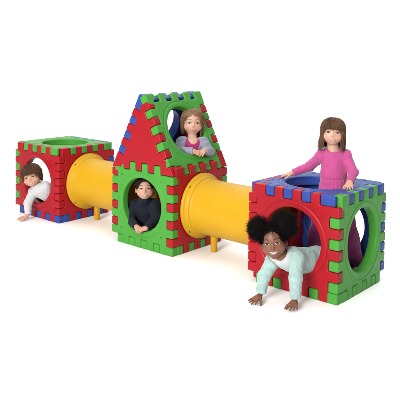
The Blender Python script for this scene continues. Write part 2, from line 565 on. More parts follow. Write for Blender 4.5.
def patch(F, H, x0, z0, ax, up, dn, off, bulge=0., n=20, rings=4, tilt=0., clipf=None):
    """almond / disc patch hugging the face"""
    th = np.linspace(0, 2 * np.pi, n, endpoint=False)
    rr = np.linspace(0, 1, rings + 1)[1:]
    X = [0.]; Z = [0.]; Rr = [0.]
    for r in rr:
        for t in th:
            cx, sz = math.cos(t), math.sin(t)
            X.append(ax * r * cx); hgt = (up if sz > 0 else dn)
            Z.append(hgt * r * sz); Rr.append(r)
    X = np.array(X); Z = np.array(Z); Rr = np.array(Rr)
    ct, st = math.cos(tilt), math.sin(tilt)
    Xr, Zr = ct * X - st * Z, st * X + ct * Z
    if clipf is not None: Xr, Zr = clipf(Xr, Zr)
    p = surf(F, H, x0 + Xr, z0 + Zr, off) + H.F * (bulge * H.hs * (1 - Rr ** 2))[:, None]
    f = []
    for i in range(n):
        f.append((0, 1 + i, 1 + (i + 1) % n, 1 + (i + 1) % n))
    for r in range(rings - 1):
        for i in range(n):
            a = 1 + r * n
            f.append((a + i, a + n + i, a + n + (i + 1) % n, a + (i + 1) % n))
    return p, f

def join(parts):
    """[(verts, faces(list or array), matidx)] -> mesh arrays (tris kept as given by quads)"""
    vs, fs, mi, o = [], [], [], 0
    for v, f, m in parts:
        vs.append(np.asarray(v)); fs += [tuple(int(i) + o for i in q) for q in f]; mi += [m] * len(f); o += len(v)
    return np.concatenate(vs), fs, mi

def list_mesh(name, vs, fs, mi=None):
    me = bpy.data.meshes.new(name)
    cl = []
    for f in fs:
        g = []
        for i in f:
            if i not in g: g.append(i)
        cl.append(g)
    me.from_pydata([tuple(map(float, v)) for v in vs], [], cl)
    me.polygons.foreach_set('use_smooth', np.full(len(me.polygons), True))
    if mi is not None: me.polygons.foreach_set('material_index', mi)
    me.update()
    return me

SCLERA = mat('eye_white', (.40, .37, .34), .3)
PUPIL = mat('pupil_black', (.004, .003, .003), .12)
LASH = mat('lash_dark', (.02, .012, .01), .6)
TEETH = mat('tooth_enamel', (.44, .42, .38), .3)
MOUTH = mat('mouth_inside', (.12, .02, .02), .5)

def face_parts(F, H, body, iris_col, lip_col, brow_col, smile='teeth', squint=1., lipw=1., gaze=0., bite=.72):
    iris = mat('iris', tuple(.55 * q for q in iris_col), .5, Specular_IOR_Level=.1)
    lipm = mottle(mat('lip_skin', lip_col, .38), lip_col, .08, 60)
    browm = mat('eyebrow_hair', brow_col, .7)
    for s in (-1, 1):
        ex0, ez0 = s * .162, -.005
        ax, up, dn = .074, .038 * squint, .027 * squint
        parts = []
        p, f = patch(F, H, ex0, ez0, ax, up, dn, .004, .012, tilt=s * .05)
        parts.append((p, f, 0))
        def clipf(x, z):
            lim_u = up * np.sqrt(np.maximum(1 - (x / ax) ** 2, 0)) * .92
            lim_d = dn * np.sqrt(np.maximum(1 - (x / ax) ** 2, 0)) * .95
            return x, np.clip(z, -lim_d, lim_u)
        p, f = patch(F, H, ex0 + gaze, ez0 + .004, .040, .040, .040, .012, .007, clipf=clipf)
        parts.append((p, f, 1))
        p, f = patch(F, H, ex0 + gaze, ez0 + .004, .025, .025, .025, .0150, .006, n=14, rings=2)
        parts.append((p, f, 2))
        t = np.linspace(-1, 1, 11)
        lx = ex0 + t * ax * 1.06; lz = ez0 + up * np.sqrt(np.maximum(1.0 - (t * .97) ** 2, 0)) + .002
        q = surf(F, H, lx, lz, .010)
        v, fq = tube_mesh(q[None], (.0105 * H.hs * (1 - .5 * np.abs(t)))[None], 5)
        parts.append((v, fq, 3))
        lz2 = ez0 - dn * np.sqrt(np.maximum(1.0 - (t * .97) ** 2, 0)) - .002
        q = surf(F, H, lx, lz2, .003)
        v, fq = tube_mesh(q[None], np.full((1, 11), .0038 * H.hs), 4)
        parts.append((v, fq, 4))
        vs, fs, mi = join(parts)
        o = link('eye', list_mesh('eye', vs, fs, mi), body, (SCLERA, iris, PUPIL, LASH, lipm))
        # brow: short hairs laid along an arc
        nb = 28
        u = rng.uniform(-1, 1, nb)
        bx = s * (.160 + .100 * u); bz = .118 + .024 * (1 - u ** 2) + rng.normal(0, .005, nb)
        a = surf(F, H, bx, bz, .004); b = surf(F, H, bx + s * rng.uniform(.02, .045, nb), bz - .012 * u + rng.uniform(-.004, .006, nb), .008)
        P = np.stack([a, (a + b) / 2 + H.F * .002 * H.hs, b], 1)
        v, fq = tube_mesh(P, np.tile(np.array([[.0036, .004, .0018]]) * H.hs, (nb, 1)), 4)
        link('eyebrow', np_mesh('eyebrow', v, fq), body, (browm,))
    # mouth
    t = np.linspace(-1, 1, 15)
    w = .132 * lipw
    if smile == 'teeth':
        zu = -.222 - .034 * (1 - t ** 2); zl = -.222 - .100 * (1 - t ** 2) ** .8
    elif smile == 'small':
        zu = -.236 - .024 * (1 - t ** 2); zl = -.236 - .066 * (1 - t ** 2) ** .8
    else:
        zu = -.247 - .004 * (1 - t ** 2); zl = -.247 - .020 * (1 - t ** 2)
    rowsn = 5
    X = np.tile(t * w, (rowsn, 1)); Zs = np.stack([zu + (zl - zu) * i / (rowsn - 1) for i in range(rowsn)])
    p = surf(F, H, X, Zs, .003)
    q = [(r * 15 + i, (r + 1) * 15 + i, (r + 1) * 15 + i + 1, r * 15 + i + 1) for r in range(rowsn - 1) for i in range(14)]
    parts = [(p, q, 0)]
    if smile in ('teeth', 'small'):
        tt = np.linspace(-.86, .86, 15)
        z0 = np.interp(tt, t, zu); z1 = z0 + (np.interp(tt, t, zl) - z0) * bite
        p = np.concatenate([surf(F, H, tt * w, z0 + .003, .010), surf(F, H, tt * w, z1, .012)])
        q = [(i, 15 + i, 15 + i + 1, i + 1) for i in range(14)]
        parts.append((p, q, 1))
    vs, fs, mi = join(parts)
    link('teeth', list_mesh('teeth', vs, fs, mi), body, (MOUTH, TEETH))
    up_ = surf(F, H, t * w, zu + .006, .008 if smile != 'closed' else .004)
    lo_ = surf(F, H, t * w, zl - .008, .008 if smile != 'closed' else .005)
    r1 = (.0125 * (1 - t ** 2 * .75)) * H.hs; r2 = (.0175 * (1 - t ** 2 * .8)) * H.hs
    v, fq = tube_mesh(np.stack([up_, lo_]), np.stack([r1, r2]), 7)
    link('lips', np_mesh('lips', v, fq), body, (lipm,))

def hand(F, wrist, d, n, side, hl=.112, curl=(.25, .25, .3, .35), spread=.13, thumb=.6, k=.006, wristr=.018):
    """d: to the fingers, n: back of the hand, side: to the thumb"""
    d = norm(d); n = norm(n - d * (n @ d)); sd = norm(side - d * (side @ d) - n * (side @ n))
    w = np.asarray(wrist, float)
    sp = .125 * hl
    F.add(cone(w, w + d * .12 * hl, wristr, wristr * .95), .010)
    kn = []
    for i in range(4):
        o = 1.5 - i
        b = w + d * .10 * hl + sd * o * sp * .55
        q = w + d * (.47 - .035 * abs(i - 1.2)) * hl + sd * o * sp * .96 + n * .012 * hl
        F.add(cone(b, q, .105 * hl, .078 * hl), .010)
        kn.append(q)
    for i in range(4):
        o = 1.5 - i
        L = (.40, .45, .41, .32)[i] * hl
        a0 = spread * o * .75
        p = kn[i]; dd = norm(d * math.cos(a0) + sd * math.sin(a0)); ang = 0
        c = curl[i]
        for j, fr in enumerate((.46, .30, .24)):
            ang += c * (.7, 1.1, .8)[j]
            q = p + (dd * math.cos(ang) - n * math.sin(ang)) * L * fr
            r0 = (.060, .053, .047)[j] * hl; r1 = (.053, .047, .040)[j] * hl
            F.add(cone(p, q, r0, r1), .0025 if j else .004)
            p = q
    b = w + d * .16 * hl + sd * .15 * hl - n * .03 * hl
    t1 = norm(sd * thumb + d * .62 - n * .28)
    p = b + t1 * .27 * hl
    F.add(cone(w + d * .08 * hl + sd * .06 * hl, b, .10 * hl, .095 * hl), .01)
    F.add(cone(b, p, .092 * hl, .066 * hl), .008)
    t2 = norm(sd * thumb * .45 + d * .85 - n * .30)
    q = p + t2 * .20 * hl; F.add(cone(p, q, .064 * hl, .056 * hl), .003)
    t3 = norm(sd * thumb * .25 + d * .9 - n * .34)
    F.add(cone(q, q + t3 * .15 * hl, .055 * hl, .042 * hl), .002)

def skin_mat(name, col, blush):
    m = mat(name, col, .46)
    nt, N, L, B = nodes(m)
    B.inputs['Subsurface Weight'].default_value = .12
    B.inputs['Subsurface Radius'].default_value = (.9, .35, .2)
    B.inputs['Subsurface Scale'].default_value = .006
    B.inputs['Specular IOR Level'].default_value = .35
    at = N.new('ShaderNodeVertexColor'); at.layer_name = 'blush'
    mx = N.new('ShaderNodeMix'); mx.data_type = 'RGBA'
    mx.inputs[6].default_value = (*col, 1); mx.inputs[7].default_value = (*blush, 1)
    L.new(at.outputs['Color'], mx.inputs[0])
    tc = N.new('ShaderNodeTexCoord')
    no = N.new('ShaderNodeTexNoise'); no.inputs['Scale'].default_value = 45; no.inputs['Detail'].default_value = 6
    L.new(tc.outputs['Object'], no.inputs['Vector'])
    rp = N.new('ShaderNodeMapRange'); rp.inputs[1].default_value = .3; rp.inputs[2].default_value = .7; rp.inputs[3].default_value = .93; rp.inputs[4].default_value = 1.07
    L.new(no.outputs['Fac'], rp.inputs[0])
    sc = N.new('ShaderNodeVectorMath'); sc.operation = 'SCALE'
    L.new(mx.outputs[2], sc.inputs[0]); L.new(rp.outputs[0], sc.inputs['Scale'])
    L.new(sc.outputs[0], B.inputs['Base Color'])
    return m

def cloth(name, col, scale=700., bump=.35, amt=.10, sheen=.25, dist=.0012):
    m = mat(name, col, .85)
    b = m.node_tree.nodes['Principled BSDF']
    b.inputs['Sheen Weight'].default_value = sheen
    b.inputs['Specular IOR Level'].default_value = .2
    return mottle(m, col, amt, 28., 8, None, bump, scale, dist)

def body_mesh(name, F, H, skin):
    v, f = F.nets()
    me = np_mesh(name, v, f)
    L = H.l(v)
    g = lambda x, ff, z, r: np.exp(-((L[:, 0] - x) ** 2 + (L[:, 1] - ff) ** 2 + (L[:, 2] - z) ** 2) / r ** 2)
    b = .75 * (g(.2, .25, -.17, .13) + g(-.2, .25, -.17, .13)) + .5 * g(0, .45, -.14, .07) + .6 * (g(.4, 0, -.05, .12) + g(-.4, 0, -.05, .12))
    far = np.linalg.norm(L, axis=1) > 1.2
    b = np.where(far, .25 + .25 * noise3(v[:, 0], v[:, 1], v[:, 2], 120, 3), b)
    b = np.clip(b, 0, 1)
    vcol(me, 'blush', np.stack([b, b, b], 1))
    o = link(name, me, None, (skin,))
    return o

def wrinkle(F, amp, freq, seed, extra=None):
    I = np.argwhere(np.abs(F.D) < .02)
    p = F.lo + F.h * I
    n = noise3(p[:, 0], p[:, 1], p[:, 2], freq, seed) + .5 * noise3(p[:, 0], p[:, 1], p[:, 2], freq * 2.1, seed + 1)
    # fold like: rounded valleys between crests
    n = 1 - 2.2 * np.abs(n) ** .7
    a = amp
    if extra is not None:
        a = amp * extra(p)
    F.D[tuple(I.T)] += (a * n).astype(np.float32)

def garment(name, F, m, parent):
    v, f = F.nets()
    return link(name, np_mesh(name, v, f), parent, (m,))

# ---- hair
def hair_mat(name, col, rough=.42):
    m = mat(name, col, rough)
    nt, N, L, B = nodes(m)
    at = N.new('ShaderNodeVertexColor'); at.layer_name = 'strand'
    sc = N.new('ShaderNodeVectorMath'); sc.operation = 'MULTIPLY'
    sc.inputs[0].default_value = col
    L.new(at.outputs['Color'], sc.inputs[1]); L.new(sc.outputs[0], B.inputs['Base Color'])
    B.inputs['Specular IOR Level'].default_value = .22
    return m

SK = np.array((.385, .46, .42)); SKC = np.array((0, -.06, .12))
def skull_shell(p, off, free):
    """hold local points on a shell round the skull; below its middle only keep them outside an elliptic post"""
    q = p - SKC
    lo = q[:, 2] < 0
    rad = SK + off[:, None]
    zz = np.where(lo, 0, q[:, 2])
    taper = np.where(lo, 1 + .22 * np.maximum(q[:, 2], -1.0), 1)
    rx = rad[:, 0] * taper; rf = rad[:, 1] * taper
    k = np.sqrt((q[:, 0] / rx) ** 2 + (q[:, 1] / rf) ** 2 + (zz / rad[:, 2]) ** 2)
    k = np.maximum(k, 1e-3)
    tgt = np.where(k < 1, 1, 1 + (k - 1) * free)
    s = tgt / k
    q[:, 0] *= s; q[:, 1] *= s
    q[:, 2] = np.where(lo, q[:, 2], q[:, 2] * s)
    return q + SKC

def fall(crown, side=1.0):
    """combed from the crown over the skull, then hanging"""
    def flow(p):
        q = (p - SKC) / SK
        n = q / np.maximum(np.linalg.norm(q, axis=1, keepdims=True), 1e-6)
        n[:, 2] = np.maximum(n[:, 2], 0); n /= np.maximum(np.linalg.norm(n, axis=1, keepdims=True), 1e-6)
        d = p - crown; d[:, 2] = 0
        d = d / np.maximum(np.linalg.norm(d, axis=1, keepdims=True), .04)
        top = np.clip((p[:, 2:3] - .12) / .4, 0, 1)
        v = np.array((0, 0, -1.)) + d * top * 1.2 * side
        v = v - n * (v * n).sum(1, keepdims=True)
        return v / np.maximum(np.linalg.norm(v, axis=1, keepdims=True), .05)
    return flow

def strands(H, n, root_ok, flow, zend, off=(.02, .075), steps=30, step=.055, K=9, r=.0075, wave=0., seed=1, jitter=.12, tip_in=.0, wavef=9., free=.6, clear=None, flare=0.):
    g = np.random.default_rng(seed)
    R = []
    while sum(len(x) for x in R) < n:
        d = g.normal(size=(n * 2, 3)); d /= np.linalg.norm(d, axis=1, keepdims=True)
        p = SKC + d * SK
        R.append(p[root_ok(p)])
    p = np.concatenate(R)[:n]
    o = g.uniform(*off, n)
    path = [p.copy()]
    v = flow(p)
    jit = g.normal(0, jitter, (n, 3))
    for i in range(steps):
        fl = flow(p) + jit
        fl /= np.maximum(np.linalg.norm(fl, axis=1, keepdims=True), 1e-6)
        v = .35 * v + .65 * fl; v /= np.linalg.norm(v, axis=1, keepdims=True)
        p = p + v * step
        p = skull_shell(p, o * min(1, (i + 1) / 4), free)
        path.append(p.copy())
    P = np.stack(path, 1)
    ze = zend(P, g)
    below = P[:, :, 2] < ze[:, None]
    end = np.where(below.any(1), below.argmax(1), P.shape[1] - 1)
    end = np.maximum(end, 3)
    t = np.linspace(0, 1, K)[None] * end[:, None]
    i0 = np.minimum(t.astype(int), P.shape[1] - 2); fr = (t - i0)[..., None]
    ar = np.arange(n)[:, None]
    Q = P[ar, i0] * (1 - fr) + P[ar, i0 + 1] * fr
    if clear is not None:
        Q = Q[~clear(Q).any(1)]; n = len(Q)
    u = np.linspace(0, 1, K)
    if flare:
        hang = np.clip(-.12 - Q[:, :, 2], 0, 1)
        Q[:, :, :2] *= (1 + flare * hang)[..., None]
    if tip_in:
        Q[:, :, :2] *= (1 - tip_in * np.clip(u - .7, 0, 1) / .3)[None, :, None]
    if wave:
        ph = g.uniform(0, 6.28, (n, 1)) * .35 + 4 * Q[:, 0:1, 0]
        Q[:, :, 0] += wave * u * np.sin(wavef * u + ph); Q[:, :, 1] += wave * u * np.cos(wavef * u + ph * 1.3)
    W_ = H.w(Q[..., 0], Q[..., 1], Q[..., 2])
    rad = np.tile((r * H.hs * (1 - .7 * u ** 2))[None], (n, 1)) * g.uniform(.7, 1.3, (n, 1))
    v_, f_ = tube_mesh(W_, rad, 3)
    rt = Q[:, 1]
    clump = 1 + .38 * noise3(rt[:, 0], rt[:, 1], rt[:, 2], 22, seed) + .22 * noise3(rt[:, 0], rt[:, 1], rt[:, 2], 55, seed + 9)
    shade = np.clip(g.normal(1, .20, n) * clump, .35, 2.0)
    col = np.repeat(np.stack([shade, shade * g.uniform(.95, 1.03, n), shade * g.uniform(.9, 1.05, n)], 1), K * 3, 0)
    return v_, f_, col

def hair_obj(H, body, m, sets, cap=None, name='hair'):
    vs, fs, cs, o = [], [], [], 0
    if cap is not None:
        v, f = cap
        vs.append(v); fs.append(np.asarray(f)); cs.append(np.full((len(v), 3), .5)); o = len(v)  # cap colour darkened to paint in the shadow beneath the strands
    for v, f, c in sets:
        vs.append(v); fs.append(f + o); cs.append(c); o += len(v)
    me = np_mesh(name, np.concatenate(vs), np.concatenate(fs))
    vcol(me, 'strand', np.concatenate(cs))
    return link(name, me, body, (m,))

def scalp(H, off, cuts, h=.004, extra=()):
    """cap over the skull, coloured as shaded hair; cuts remove the face"""
    r = .75 * H.hs
    F = Field(H.c - r * np.array((1, 1, 1.3)), H.c + r, h)
    F.add(H.E(0, -.06, .12, .375 + off, .45 + off, .41 + off))
    for e in extra: F.add(e, .03 * H.hs)
    for c in cuts: F.sub(c, .03 * H.hs)
    return F.nets()

def torso_frame(shl, shr, pelvis):
    shl, shr, pelvis = map(lambda q: np.asarray(q, float), (shl, shr, pelvis))
    mid = (shl + shr) / 2
    up = norm(mid - pelvis); lat = shr - shl; lat = norm(lat - up * (lat @ up)); fr = np.cross(lat, up)
    return mid, up, lat, fr

def add_torso(F, shl, shr, pelvis, e=0., k=.04, girth=1.):
    """e: thickness added all round; fr faces the belly (lat x up)"""
    mid, up, lat, fr = torso_frame(shl, shr, pelvis)
    L = np.linalg.norm(mid - pelvis); hw = np.linalg.norm(np.asarray(shr) - np.asarray(shl)) / 2
    Rm = np.stack([lat, fr, up])
    F.add(cone(shl, shr, .036 + e, .036 + e), .0)
    F.add(ell(mid - up * .24 * L, np.array((hw * .98 * girth + e, .072 * girth + e, L * .30 + e)), Rm), k)
    F.add(ell(mid - up * .62 * L + fr * .008, np.array((hw * .90 * girth + e, .076 * girth + e, L * .34 + e)), Rm), k)
    F.add(ell(pelvis, np.array((hw * 1.0 * girth + e, .078 * girth + e, .085 + e)), Rm), k)
    return mid, up, lat, fr

def limb(F, a, b, c, r, e=0., k=.02, cut=False):
    F.add(cone(a, b, r[0] + e, r[1] + e), k)
    F.add(cone(b, c, r[1] + e, r[2] + e, cut=cut), k * .7)

def bounds(pts, pad=.16):
    P = np.array(pts); return P.min(0) - pad, P.max(0) + pad
ARM = (.036, .028, .019)
LEG = (.066, .046, .033)
FAIR = skin_mat('fair_skin', (.47, .275, .195), (.50, .195, .14))
FAIR2 = skin_mat('light_skin', (.43, .24, .165), (.47, .17, .12))
BROWN = skin_mat('brown_skin', (.150, .062, .034), (.19, .062, .038))
DN = V(0, 0, -1.)

# ================= girl standing in the nearest cube
def girl_standing():
    eye = V(1.660, -.025, 1.156)
    cdir = norm(V(2.36, -4.44, .35))
    H = Head(eye, cdir, V(.04, .02, 1), .206)
    shl, shr = V(1.553, .012, .968), V(1.705, .093, .978)
    pel = V(1.628, .075, .60)
    eL, wL = V(1.425, .055, .862), V(1.318, -.012, .805)
    eR, wR = V(1.778, .085, .858), V(1.797, -.008, .802)
    hl_, hr_ = V(1.565, .055, .57), V(1.685, .105, .57)
    kL, aL = V(1.515, .02, .34), V(1.475, .03, .125)
    kR, aR = V(1.745, .135, .34), V(1.785, .185, .125)
    F = Field(*bounds([eye + V(0, 0, .03), shl, shr, pel, eL, wL - V(.07, .03, 0), wR, aL - V(0, .05, 0), aR, V(1.6, .0, .11), eye + V(0, .1, 0)], .11), .003)
    mid, up, lat, fr = add_torso(F, shl, shr, pel)
    limb(F, shl, eL, wL, ARM); limb(F, shr, eR, wR, ARM)
    limb(F, hl_, kL, aL, LEG, k=.04); limb(F, hr_, kR, aR, LEG, k=.04)
    for a in (aL, aR):
        F.add(cone(a, a + V(0, 0, -.025), .033, .03), .01)
        F.add(cone(a + V(.0, .01, -.03), a + V(.03, -.075, -.030), .024, .022), .02)
    F.add(cone(mid + V(0, 0, .0), H.w(0, -.06, -.25), .046, .042), .03)
    N = Field(H.c - .19, H.c + .17, .003)
    build_head(F, H, smile=1)
    hand(F, wL, V(-.85, -.28, -.30), V(-.1, -.15, 1), V(.45, -.9, 0), .115, (.10, .12, .16, .22), .16)
    hand(F, wR, V(.28, -.72, -.42), V(.0, -.35, 1), V(-.9, -.3, 0), .115, (.15, .18, .2, .25), .18)
    body = body_mesh('person', F, H, FAIR)
    tag(body, 'girl in pink top standing up through the blue lid of the nearest cube', 'person', 'children playing on the cubes')
    face_parts(F, H, body, (.09, .045, .02), (.50, .17, .16), (.17, .10, .06), 'teeth', .95, .92, bite=.6)
    # pink top
    pink = cloth('pink_jersey', (.39, .058, .19), 900, .3)
    G_ = Field(*bounds([shl, shr, pel - V(0, 0, .1), eL, wL, wR, eR], .12), .0035)
    add_torso(G_, shl, shr, pel, .010)
    w0 = mid - up * .17
    G_.add(cone(w0, w0 - V(-.005, 0, .30), .088, .150, cut=True), .05)
    limb(G_, shl, eL, wL, (.043, .037, .029), cut=True); limb(G_, shr, eR, wR, (.043, .037, .029), cut=True)
    G_.add(cone(mid, mid + up * .055, .064, .050), .03)
    wrinkle(G_, 0.0016, 65, 5, lambda p: .55 + .9 * (np.abs((p - mid) @ lat) > .09) + .5 * (p[:, 2] < w0[2]))
    G_.sub(cone(mid + up * .052 + fr * .012, mid + up * .15 + fr * .02, .045, .075), .008)
    # gathered seam under the chest
    I = np.argwhere(np.abs(G_.D) < .02); p = G_.lo + G_.h * I
    s = (p - w0) @ up; inside = np.abs((p - mid) @ lat) < .12
    G_.D[tuple(I.T)] += (.0035 * np.exp(-(s / .006) ** 2) * inside + .0022 * np.sin(((p - mid) @ lat) * 230) * inside * (s < 0) * np.exp(s / .10)).astype(np.float32)
    garment('top', G_, pink, body)
    # leggings
    plum = cloth('plum_leggings', (.16, .018, .085), 800, .3)
    Lg = Field(*bounds([hl_, hr_, pel, kL, aL, kR, aR], .10), .004)
    Lg.add(ell(pel - V(0, 0, .02), V(.115, .095, .10)), 0)
    limb(Lg, hl_, kL, aL, (.076, .060, .050), k=.04, cut=True); limb(Lg, hr_, kR, aR, (.076, .060, .050), k=.04, cut=True)
    wrinkle(Lg, 0.0033, 74, 11)
    garment('leggings', Lg, plum, body)
    sh = cloth('white_sneaker', (.60, .58, .56), 300, .15)
    for a in (aL, aR):
        Sf = Field(a - V(.12, .16, .09), a + V(.12, .12, .06), .003)
        t = a + V(.035, -.085, -.028)
        Sf.add(cone(a + V(-.008, .02, -.022), t, .030, .028)); Sf.add(cone(a + V(0, 0, -.02), a + V(0, 0, .012), .036, .036, cut=True), .02)
        sl = a[2] - .048
        Sf.add(cone(a + V(-.008, .02, -.034), t - V(0, 0, .008), .033, .031), .004)
        Sf.D = np.maximum(Sf.D, (sl - Sf.ax[2])[None, None, :])
        garment('shoe', Sf, sh, body)
    # hair: shoulder length with a fringe
    hm = hair_mat('brown_hair', (.135, .070, .036))
    def ok(p): return (p[:, 2] > .0) & ~((p[:, 1] > .24) & (p[:, 2] < .33)) & ~((p[:, 1] > .10) & (p[:, 2] < .20))
    crown = np.array((0, -.12, .55))
    flow = fall(crown)
    def zend(P, g):
        n = len(P)
        k = np.abs(P[:, :, 2] - .22).argmin(1)
        q = P[np.arange(n), k]
        ph = np.abs(np.degrees(np.arctan2(q[:, 0], q[:, 1] + .06)))
        fringe = g.normal(.160, .035, n) - .10 * np.clip((ph - 22) / 20, 0, 1)
        longz = g.normal(-.50, .11, n)
        return np.where(ph < 44, fringe, longz)
    s1 = strands(H, 7000, ok, flow, zend, (.0, .055), 34, .05, 11, .0046, .024, 3, .17, .0, flare=.60, clear=lambda Q: (Q[..., 1] > .20) & (np.abs(Q[..., 0]) < .24) & (Q[..., 2] < .03))
    cap = scalp(H, .018, [H.E(0, .42, -.20, .335, .36, .42), H.cone((0, -.3, -.62), (0, .5, -.62), .42, .42)])
    hair_obj(H, body, hm, [s1], cap)
    return body

# ================= girl crawling out of the nearest cube
def girl_crawling():
    eye = V(1.583, -.700, .438)
    cdir = norm(V(2.43, -3.77, .55))
    camr = V(.737, .676, 0)
    H = Head(eye, norm(cdir - camr * .10), V(0, 0, 1) - camr * .20 + cdir * .0, .220)
    shl, shr = V(1.532, -.610, .290), V(1.672, -.535, .322)
    pel = V(1.665, -.235, .245)
    eL, wL = V(1.490, -.655, .175), V(1.478, -.672, .062)
    eR, wR = V(1.712, -.600, .205), V(1.708, -.592, .068)
    hl_, hr_ = V(1.605, -.225, .225), V(1.715, -.195, .225)
    kL, aL = V(1.545, -.17, .135), V(1.56, .07, .125)
    kR, aR = V(1.70, -.13, .135), V(1.72, .11, .125)
    F = Field(*bounds([eye, shl, shr, pel, eL, wL - V(.03, .08, .0), wR - V(-.03, .10, 0), aL, aR + V(0, .05, 0), H.c + V(0, 0, .08)], .11), .003)
    mid, up, lat, fr = add_torso(F, shl, shr, pel)
    limb(F, shl, eL, wL, (.034, .028, .020)); limb(F, shr, eR, wR, (.034, .028, .020))
    limb(F, hl_, kL, aL, LEG, k=.04); limb(F, hr_, kR, aR, LEG, k=.04)
    for a in (aL, aR): F.add(cone(a, a + V(.01, .07, -.01), .030, .02), .02)
    F.add(cone(mid, H.w(0, -.08, -.25), .044, .040), .03)
    build_head(F, H, smile=1)
    hand(F, wL + V(0, -.012, -.022), V(-.10, -.93, -.22), V(0, -.2, 1), V(.95, -.1, 0), .118, (.06, .05, .06, .08), .30, .9)
    hand(F, wR + V(0, -.012, -.024), V(.34, -.88, -.25), V(0, -.2, 1), V(-.95, -.3, 0), .118, (.06, .05, .06, .08), .30, .9)
    F.D = np.maximum(F.D, (.0012 - F.ax[2])[None, None, :]).astype(np.float32)
    body = body_mesh('person', F, H, BROWN)
    tag(body, 'girl in mint sweater with two dark hair puffs crawling out on her hands', 'person', 'children playing on the cubes')
    face_parts(F, H, body, (.035, .015, .008), (.27, .075, .065), (.012, .008, .006), 'teeth', 1.0, 1.05)
    tee = cloth('white_undershirt', (.42, .43, .44), 800, .2)
    Tf = Field(*bounds([shl, shr, mid], .12), .003)
    add_torso(Tf, shl, shr, mid + (pel - mid) * .7, .006)
    Tf.add(cone(mid, mid + norm(H.c - mid) * .03, .056, .052), .02)
    Tf.sub(cone(mid + norm(H.c - mid) * .030 + fr * .006, H.c, .047, .07), .006)
    garment('undershirt', Tf, tee, body)
    mint = cloth('mint_knit', (.275, .395, .37), 240, .6, .12, .3, .004)
    G_ = Field(*bounds([shl, shr, pel, eL, wL, wR, eR], .12), .0033)
    add_torso(G_, shl, shr, pel, .016)
    limb(G_, shl, eL, wL, (.050, .045, .036), cut=True); limb(G_, shr, eR, wR, (.052, .046, .037), cut=True)
    for e_, w_ in ((eL, wL), (eR, wR)):
        d = norm(w_ - e_); G_.add(cone(w_ - d * .022, w_ - d * .003, .036, .038, cut=True, cut0=True), .004)
    wrinkle(G_, 0.0021, 71, 21)
    G_.sub(cone(mid + norm(H.c - mid) * .012 + fr * .034, H.c + fr * .03, .056, .085), .008)
    G_.D = np.maximum(G_.D, (.006 - G_.ax[2])[None, None, :]).astype(np.float32)
    garment('sweater', G_, mint, body)
    navy = cloth('navy_trousers', (.018, .020, .040), 600, .3)
    Lg = Field(*bounds([hl_, hr_, pel, kL, aL, kR, aR], .10), .004)
    Lg.add(ell(pel + V(0, .03, -.01), V(.12, .11, .095)), 0)
    limb(Lg, hl_, kL, aL, (.078, .058, .046), k=.04, cut=True); limb(Lg, hr_, kR, aR, (.078, .058, .046), k=.04, cut=True)
    wrinkle(Lg, 0.0022, 62, 12)
    garment('trousers', Lg, navy, body)
    # hair: scraped to a middle parting, two round curly puffs
    hm = hair_mat('black_curly_hair', (.0085, .0065, .0065), .8)
    hm.node_tree.nodes['Principled BSDF'].inputs['Specular IOR Level'].default_value = .06
    cap = scalp(H, .028, [H.E(0, .40, -.20, .33, .30, .50), H.cone((0, -.3, -.72), (0, .5, -.72), .42, .42), H.E(0, .36, .12, .25, .18, .26), H.E(0, .12, .585, .014, .5, .05)])
    sets = []
    g = np.random.default_rng(5)
    def ok(p): return (p[:, 2] > -.05) & ~((p[:, 1] > .14) & (p[:, 2] < .34)) & (np.abs(p[:, 0]) > .015)
    def flow(p):
        c = np.stack([np.sign(p[:, 0]) * .36, np.full(len(p), -.08), np.full(len(p), .48)], 1)
        return c - p
    sets.append(strands(H, 900, ok, flow, lambda P, g: np.full(len(P), -9.), (.025, .04), 8, .05, 8, .008, .006, 4, .05))
    sets.append(strands(H, 2600, ok, flow, lambda P, g: np.full(len(P), -9.), (.03, .11), 6, .035, 10, .0042, .030, 14, .9, 0., 22.))
    for sx, cz, cf, R0, wid in ((-1, .43, -.02, .40, 1.0), (1, .46, -.06, .45, 1.05)):
        c = np.array((sx * .37, cf, cz)) + np.array((sx * .045, 0, .03))
        n = 4600; K = 14
        d = g.normal(size=(n, 3)); d /= np.linalg.norm(d, axis=1, keepdims=True)
        lump = 1 + .20 * noise3(d[:, 0], d[:, 1], d[:, 2], 4.0, 8 + sx) + .22 * noise3(d[:, 0], d[:, 1], d[:, 2], 10, 18 + sx)
        R = R0 * lump * np.clip(1.04 - .30 * g.random(n) ** 2 + g.normal(0, .045, n) + .22 * (g.random(n) < .05), .5, 1.4)
        u = np.linspace(.12, 1, K)
        a = np.cross(d, g.normal(size=(n, 3))); a /= np.linalg.norm(a, axis=1, keepdims=True); b = np.cross(d, a)
        ph = g.uniform(0, 6.28, (n, 1)); om = g.uniform(14, 24, (n, 1)); am = g.uniform(.012, .034, (n, 1)) * (.4 + 1.1 * u[None])
        Q = c + d[:, None] * (R[:, None] * u[None])[..., None] + a[:, None] * (am * np.cos(om * u[None] + ph))[..., None] + b[:, None] * (am * np.sin(om * u[None] + ph))[..., None]
        Q[..., 2] -= .03 * u[None] ** 2
        Wp = H.w(Q[..., 0], Q[..., 1], Q[..., 2])
        v_, f_ = tube_mesh(Wp, np.tile((.0046 * H.hs * (1 - .6 * u))[None], (n, 1)), 3)
        sh = np.clip(g.normal(1, .3, n), .4, 2)
        sets.append((v_, f_, np.repeat(np.stack([sh, sh, sh], 1), K * 3, 0)))
        Cf = Field(H.w(*c) - .09, H.w(*c) + .09, .004)
        Cf.add(H.E(*c, R0 * .70, R0 * .70, R0 * .66)); wrinkle(Cf, .004, 120, 3)
        v, f = Cf.nets(); sets.append((v, f, np.full((len(v), 3), .7)))
    hair_obj(H, body, hm, sets, cap)
    # the two hair ties
    return body

